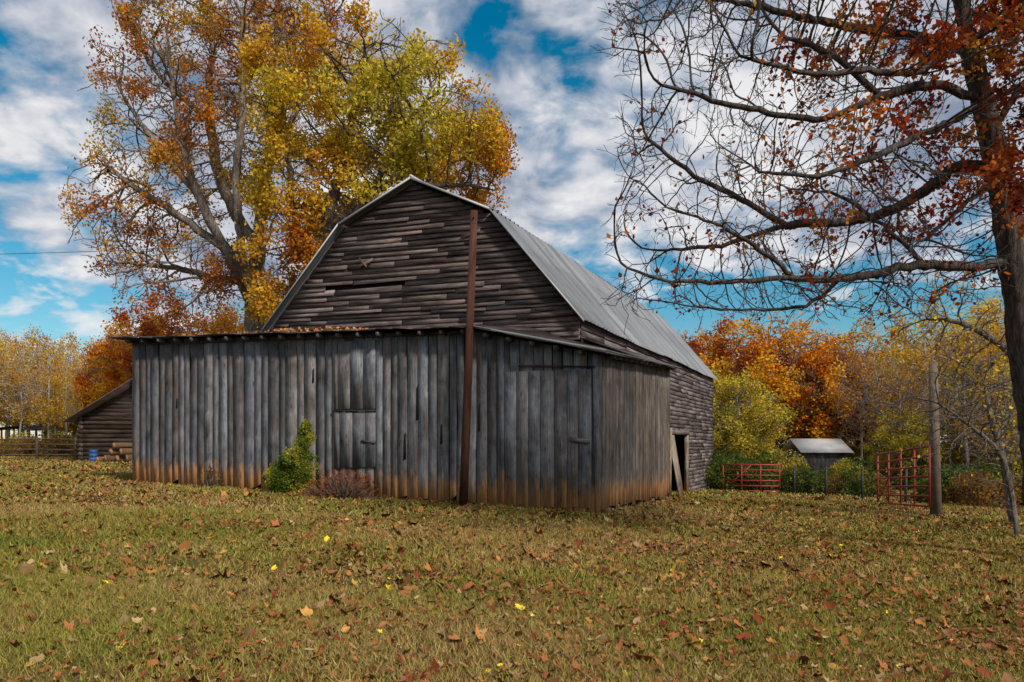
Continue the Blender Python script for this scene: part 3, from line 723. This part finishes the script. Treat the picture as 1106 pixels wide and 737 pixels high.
j=obj('dry_shrub',bushmesh('dryshrub2',260,[(.12,.03,.02),(.2,.10,.03),(.10,.08,.03)],.06,.5,.6,stems=60)); j.location=(-8.2,21.3,h(-8.2,21.3)); j.scale=(.8,.5,1)
def sap(name,base,pts,n,col,seed=0,nl=300,pal=palR,rt=.07,D=.12):
    ls=[S(*p) for p in pts]; ls[0].z=h(ls[0].x,ls[0].y)-.1
    att=[]
    for i in range(n):
        t=rng.uniform(.35,1.05); k=min(int(t*(len(ls)-1)),len(ls)-2); f=t*(len(ls)-1)-k; p=ls[k].lerp(ls[k+1],f)
        att.append(np.array(p)+rng.normal(0,.65,3)*np.array([1,.8,.7]))
    P,par=colonize([ls],att,D,1.8,.18,40,.15,(0,0,.1),3000); r,main=skeleton(P,par,.006,rt); P,par=twigs(P,par,r,.02,.5,.15,.4); r,main=skeleton(P,par,.0045,rt)
    LL=leaves(P,r,.02,nl,.12,.09,lambda p:pick(pal,.5+nz(p,.8,4)),-.1,.7)
    obj(name,treemesh(name,P,par,r,main,col,*LL,K=6))
sap('bare_tree',0,[(1095,545,20),(1082,490,20),(1070,450,20),(1060,400,20.5)],300,(.16,.14,.12),nl=250,pal=palY,rt=.09)
sap('bare_tree',0,[(1100,545,17),(1085,500,17.5),(1060,470,17.5),(1020,440,18)],300,(.13,.11,.09),nl=100,pal=palY,rt=.06)
sap('bare_tree',0,[(1125,560,19),(1112,470,19),(1098,390,19),(1040,350,19.5),(1000,345,20)],420,(.15,.13,.11),nl=900,pal=palY,rt=.11)
# ------------------------------------------------------------ fences, gates
def gate(name,a,b,hh,rails,stays,r=.022):
    mb=MB(); a=Vector(a); b=Vector(b); up=Vector((0,0,1))
    for i in range(rails):
        f=i/(rails-1); z=up*(hh*f); mb.tube(a+z,b+z,r if i not in(0,rails-1) else r*1.2,8)
    for i in range(stays):
        f=i/(stays-1); p=a.lerp(b,f); mb.tube(p-up*.02,p+up*(hh+.02),r*1.1,8)
    mb.tube(a+up*.03,a.lerp(b,.5)+up*(hh-.03),r*.8,6)
    return mb.build(name,M_GATE)
gate('red_metal_gate',S(948,543,27.5),S(1004,547,22),1.68,7,5,.026)
gate('red_metal_gate',S(781,530,38),S(842,531,37),1.25,6,4,.028)
mb=MB()
p=S(1011,550,22.3); zt=h(p.x,p.y)
mb.tube((p.x,p.y,zt-.2),(p.x-.08,p.y,3.95),.16,12,.115)
mb.build('dead_trunk_post',M_FENCE)  # tall dead tree trunk standing beside the gate
def postwire(name,pts,hh,nr,mat,rr,pr,sp):
    mb=MB()
    for (a,b) in zip(pts[:-1],pts[1:]):
        a=Vector((*a,0));b=Vector((*b,0)); k=max(1,int((b-a).length/sp)); pv=None
        for i in range(k+1):
            q=a.lerp(b,i/k); g=h(q.x,q.y); q=Vector((q.x,q.y,g)); ln=Vector((R(-.04,.04),R(-.04,.04),0))
            mb.tube(q-Vector((0,0,.2)),q+Vector((0,0,hh+.12))+ln,pr,6)
            if pv is not None:
                for t in range(nr):
                    z=Vector((0,0,hh*(t+1)/nr-.02)); mb.tube(pv+z,q+z+Vector((0,0,R(-.02,.02))),rr,5)
            pv=q
    return mb.build(name,mat)
postwire('wire_fence',[(13.2,36.8),(14.5,29)],1.2,5,M_WIRE,.008,.05,2.4)
postwire('rail_fence',[(-42,50),(-26,47)],1.25,4,M_FENCE,.04,.07,2.6)
# ------------------------------------------------------------ outbuildings
shed=empty('log_shed'); mb=MB()
bx,by=-24.3,44.5; g0=h(bx,by)
z=g0
while z<g0+2.3:
    mb.tube((bx-.25+R(-.15,.1),by,z+.12),(bx+6.4,by,z+.12+R(-.02,.02)),.125,7,tint=tint(.4,.9,.2)); mb.tube((bx,by-.25,z+.12),(bx,by+6,z+.12),.12,7,tint=tint(.4,.9,.1)); z+=.25
for i in range(9):
    f=i/9; mb.slab((bx+3.2*f,by,z+1.9*f-.0),(bx+6.4-3.2*f,by,z+1.9*f),(bx+6.4-3.2*(f+1/9),by,z+1.9*(f+1/9)-.01),(bx+3.2*(f+1/9)-.01,by,z+1.9*(f+1/9)-.01),(0,-1,0),.03,tint(.4,1.,.1),horiz=True)
mb.build('log_walls',M_SIDING,shed); mb=MB()
for sgn in (0,1):
    x0=bx-.6 if sgn==0 else bx+7.0; xm=bx+3.2
    mb.slab((x0,by-.9,z-.32),(xm,by-.9,z+2.05),(xm,by+6.3,z+2.05),(x0,by+6.3,z-.32),(0,0,1),.05,(2.2,2.2,2.4))
mb.build('shed_roof',M_RUSTY,shed)
mb=MB(); mb.slab((bx+.1,by+.1,g0),(bx+6.3,by+.1,g0),(bx+6.3,by+.1,g0+2.4),(bx+.1,by+.1,g0+2.4),(0,-1,0),.05); mb.build('shed_dark_backing',M_DARK,shed)  # dark sheet added behind the logs, interior shade put into its colour
m,nt,out=newmat('cut_log'); at=N(nt,'ShaderNodeAttribute',attribute_name='Col').outputs['Color']; princ(nt,out,at,.9); M_LOG=m
mb=MB(); c0=S(120,500,42); zb=h(c0.x,c0.y)
for (dx,dz_,rr_,yaw) in [(0,.2,.20,.9),(.55,.2,.19,1.1),(1.15,.22,.21,.8),(.25,.56,.18,1.2),(.85,.57,.19,.9),(1.6,.18,.17,1.3),(-.45,.15,.15,1.1),(.5,.9,.16,1.0)]:
    q=Vector((c0.x-.3+dx,c0.y+R(-.15,.15),zb+dz_)); v=R(.7,1.2); dr=Vector((math.cos(yaw)*2.0,math.sin(yaw)*2.0,0)); nn=dr.normalized()
    mb.tube(q,q+dr,rr_,10,tint=(.13*v,.075*v,.04*v)); mb.tube(q-nn*.012,q-nn*.002,rr_*.88,10,tint=(.34*v,.19*v,.08*v))
mb.build('log_pile',M_LOG)
mb=MB(); q=S(101,497,43); zb=h(q.x,q.y)
prof=[(0,.20),(.03,.22),(.20,.22),(.22,.235),(.25,.22),(.42,.22),(.44,.235),(.47,.22),(.62,.215),(.66,.19)]
for (a,ra),(b,rb) in zip(prof[:-1],prof[1:]): mb.tube((q.x,q.y,zb+a),(q.x,q.y,zb+b),ra,14,rb)
mb.build('blue_barrel',M_BLUE)
sh=empty('open_shelter'); mb=MB(); q=S(5,500,66); zb=h(q.x,q.y)
for dx in (-2.2,-.7,.8,1.6):
    for dy in (0,3): mb.tube((q.x+dx,q.y+dy,zb-.1),(q.x+dx,q.y+dy,zb+2.2),.07,6)
for dz in (.4,.8,1.2): mb.tube((q.x-2.2,q.y,zb+dz),(q.x+1.6,q.y,zb+dz),.04,5)
mb.build('posts_and_rails',M_FENCE,sh); mb=MB()
mb.slab((q.x-2.6,q.y-.4,zb+2.1),(q.x+1.4,q.y-.4,zb+2.5),(q.x+1.4,q.y+3.4,zb+2.6),(q.x-2.6,q.y+3.4,zb+2.2),(0,0,1),.06,(.8,.8,.8))
mb.slab((q.x+1.4,q.y-.4,zb+2.5),(q.x+2.2,q.y-.4,zb+2.1),(q.x+2.2,q.y+3.4,zb+2.2),(q.x+1.4,q.y+3.4,zb+2.6),(0,0,1),.06,(.8,.8,.8)); mb.build('roof',M_RUSTY,sh)
ws=empty('white_roof_shed'); x0,y0=20.0,54; zb=h(x0,y0); mb=MB()
for i in range(10): 
    mb.slab((x0+i*.3,y0,zb),(x0+i*.3+.285,y0,zb),(x0+i*.3+.285,y0,1.12),(x0+i*.3,y0,1.12),(0,-1,0),.03,tint(.8,1.2))
mb.slab((x0,y0,zb),(x0,y0+3.6,zb),(x0,y0+3.6,1.1),(x0,y0,1.1),(-1,0,0),.04); mb.slab((x0+3.0,y0,zb),(x0+3.0,y0+3.6,zb),(x0+3.0,y0+3.6,1.1),(x0+3.0,y0,1.1),(1,0,0),.04)
mb.build('walls',M_PLANK,ws); mb=MB()
mb.slab((x0-.3,y0-.4,1.05),(x0+3.3,y0-.4,1.05),(x0+3.3,y0+1.8,2.0),(x0-.3,y0+1.8,2.0),(0,-.4,.9),.05); mb.slab((x0-.3,y0+1.8,2.0),(x0+3.3,y0+1.8,2.0),(x0+3.3,y0+4.,1.02),(x0-.3,y0+4.,1.02),(0,.4,.9),.05)
mb.build('roof',M_WHITE,ws)
mb=MB(); a=Vector((-70,46,13.2)); b=Vector((-14.5,39,11.4)); pv=a
for i in range(1,21):
    f=i/20; q=a.lerp(b,f); q.z-=1.2*4*f*(1-f)*.5; mb.tube(pv,q,.014,5); pv=q
mb.build('power_line',M_WIRE)
# ------------------------------------------------------------ grass & fallen leaves
def inside(x,y):
    dx=x-C.x; dy=y-C.y
    det=(-rv.x)*ev.y-(-rv.y)*ev.x
    w_=(dx*ev.y-dy*ev.x)/det; b_=((-rv.x)*dy-(-rv.y)*dx)/det
    return (w_>0)&(w_<13.8)&(b_>0.02)&((w_>1.3)|(b_<7.5))&(b_<24)
def scatter(y0,y1,n,m=1.15):
    y=np.sqrt(rng.uniform(y0*y0,y1*y1,n)); x=rng.uniform(-1,1,n)*.65*y*m; k=~inside(x,y); return x[k],y[k]
def vn(x,y,s,o=0):
    return (np.sin(x*s+o+1.3*np.sin(y*s*.7+o))+np.sin(y*s*1.3+2*o+1.7*np.sin(x*s*.6))+.7*np.sin((x+y)*s*2.3+o)+.7*np.sin((x-y)*s*2.9-o))/3.4
Vs=[];Cs=[]
gp=np.array([(.19,.185,.035),(.27,.235,.05),(.36,.28,.10),(.11,.145,.025),(.27,.17,.07)])
for (y0,y1,n,hh,ww) in [(3.6,8,140000,.048,.0042),(8,15,135000,.055,.0075),(15,28,95000,.06,.016),(28,60,50000,.07,.04)]:
    x,y=scatter(y0,y1,n); q=vn(x,y,.9,1)+rng.normal(0,.35,len(x)); k=q>-.65; x,y,q=x[k],y[k],q[k]; n=len(x); z=H(x,y)
    a=rng.uniform(0,6.283,n); hl=hh*rng.uniform(.45,1.5,n)*(1+.35*np.clip(q,-1,1)); ln=rng.normal(0,.65,(n,2))*hl[:,None]
    p0=np.stack([x-np.cos(a)*ww/1,y-np.sin(a)*ww/1,z-.005],-1); p1=np.stack([x+np.cos(a)*ww,y+np.sin(a)*ww,z-.005],-1); p2=np.stack([x+ln[:,0],y+ln[:,1],z+hl],-1)
    Vs.append(np.stack([p0,p1,p2],1).reshape(-1,3))
    g_=vn(x,y,.55,4)+rng.normal(0,.45,n); ci=np.where(g_>.85,3,np.where(g_>.25,0,np.where(g_>-.25,1,np.where(rng.uniform(0,1,n)<.5,2,4))))
    c=gp[ci]*rng.uniform(.6,1.35,(n,1)); Cs.append(np.repeat(np.concatenate([c,np.ones((n,1))],1),3,0))
V=np.concatenate(Vs); obj('grass',npmesh('grass',V,np.arange(len(V)),np.full(len(V)//3,3),[M_GRASS],np.concatenate(Cs)))
K=12; ang=np.arange(K)/K*2*math.pi
lob=np.where(np.arange(K)%2==0,1.,.58)*np.where(np.abs(ang-math.pi)<.3,.5,1)
lp=np.array([(.29,.11,.042),(.38,.165,.052),(.36,.24,.12),(.19,.048,.024),(.24,.125,.065),(.46,.24,.065)])
Vs=[];Cs=[];Ls=[];off=0
for (y0,y1,n,sz) in [(3.6,8,13500,.029),(8,15,31000,.033),(15,26,28000,.042),(26,50,13000,.065)]:
    x,y=scatter(y0,y1,n); q=vn(x,y,.7,2.2)*.4+.3*vn(x,y,2.1,5)+.5*np.clip(x/6,-.6,1)*(y<16)+rng.normal(0,.38,len(x)); k=q>-.22; x,y=x[k],y[k]; n=len(x)
    z=H(x,y)+rng.uniform(.002,.036,n); s_=sz*np.exp(rng.normal(-.1,.40,n)); rot=rng.uniform(0,6.283,n); nrm=rng.normal(0,.40,(n,2)); cur=rng.uniform(-.2,.9,n)
    rad=(1+(lob[None]-1)*rng.uniform(.2,1.2,(n,1)))*s_[:,None]*rng.uniform(.7,1.25,(n,K)); lx=np.cos(ang[None])*rad; ly=np.sin(ang[None])*rad*rng.uniform(.4,.95,(n,1))
    lz_=cur[:,None]*(ly**2*1.6+lx**2*.5)/s_[:,None]
    X_=lx*np.cos(rot)[:,None]-ly*np.sin(rot)[:,None]; Y_=lx*np.sin(rot)[:,None]+ly*np.cos(rot)[:,None]; Z_=lz_+X_*nrm[:,:1]+Y_*nrm[:,1:]
    ring=np.stack([x[:,None]+X_,y[:,None]+Y_,z[:,None]+Z_],-1); cen=np.stack([x,y,z],-1)[:,None]
    VV=np.concatenate([cen,ring],1)
    u_=rng.uniform(0,1,n); ci=np.searchsorted([.30,.46,.58,.78,.97,1.01],u_); c=lp[np.minimum(ci,5)]*rng.uniform(.5,1.2,(n,1)); 
    yl=rng.uniform(0,1,n)<.007; c[yl]=(.80,.58,.04)
    cc4=np.repeat(np.concatenate([c,np.ones((n,1))],1)[:,None],K+1,1)
    base=off+np.arange(n)*(K+1); i=np.arange(K)
    tri=np.stack([np.repeat(base[:,None],K,1),base[:,None]+1+i[None],base[:,None]+1+((i+1)%K)[None]],-1)
    Vs.append(VV.reshape(-1,3)); Cs.append(cc4.reshape(-1,4)); Ls.append(tri.reshape(-1)); off+=n*(K+1)
L_=np.concatenate(Ls); obj('fallen_leaves',npmesh('fallen_leaves',np.concatenate(Vs),L_,np.full(len(L_)//3,3),[M_LITTER],np.concatenate(Cs)))
n=700; w_=rng.uniform(7,12,n); b_=rng.uniform(-.2,2.9,n)
pts=np.array([tuple(B(a,b,4.60+(b+.4)/3.4*.32+.03)) for a,b in zip(w_,b_)])
cl=lp[rng.integers(0,6,n)]*1.1; V,F,Cc=leafquads(pts,rng.uniform(.06,.12,n),cl)
obj('roof_leaves',npmesh('roof_leaves',V,F.ravel(),np.full(n,4),[M_LITTER],Cc),barn)
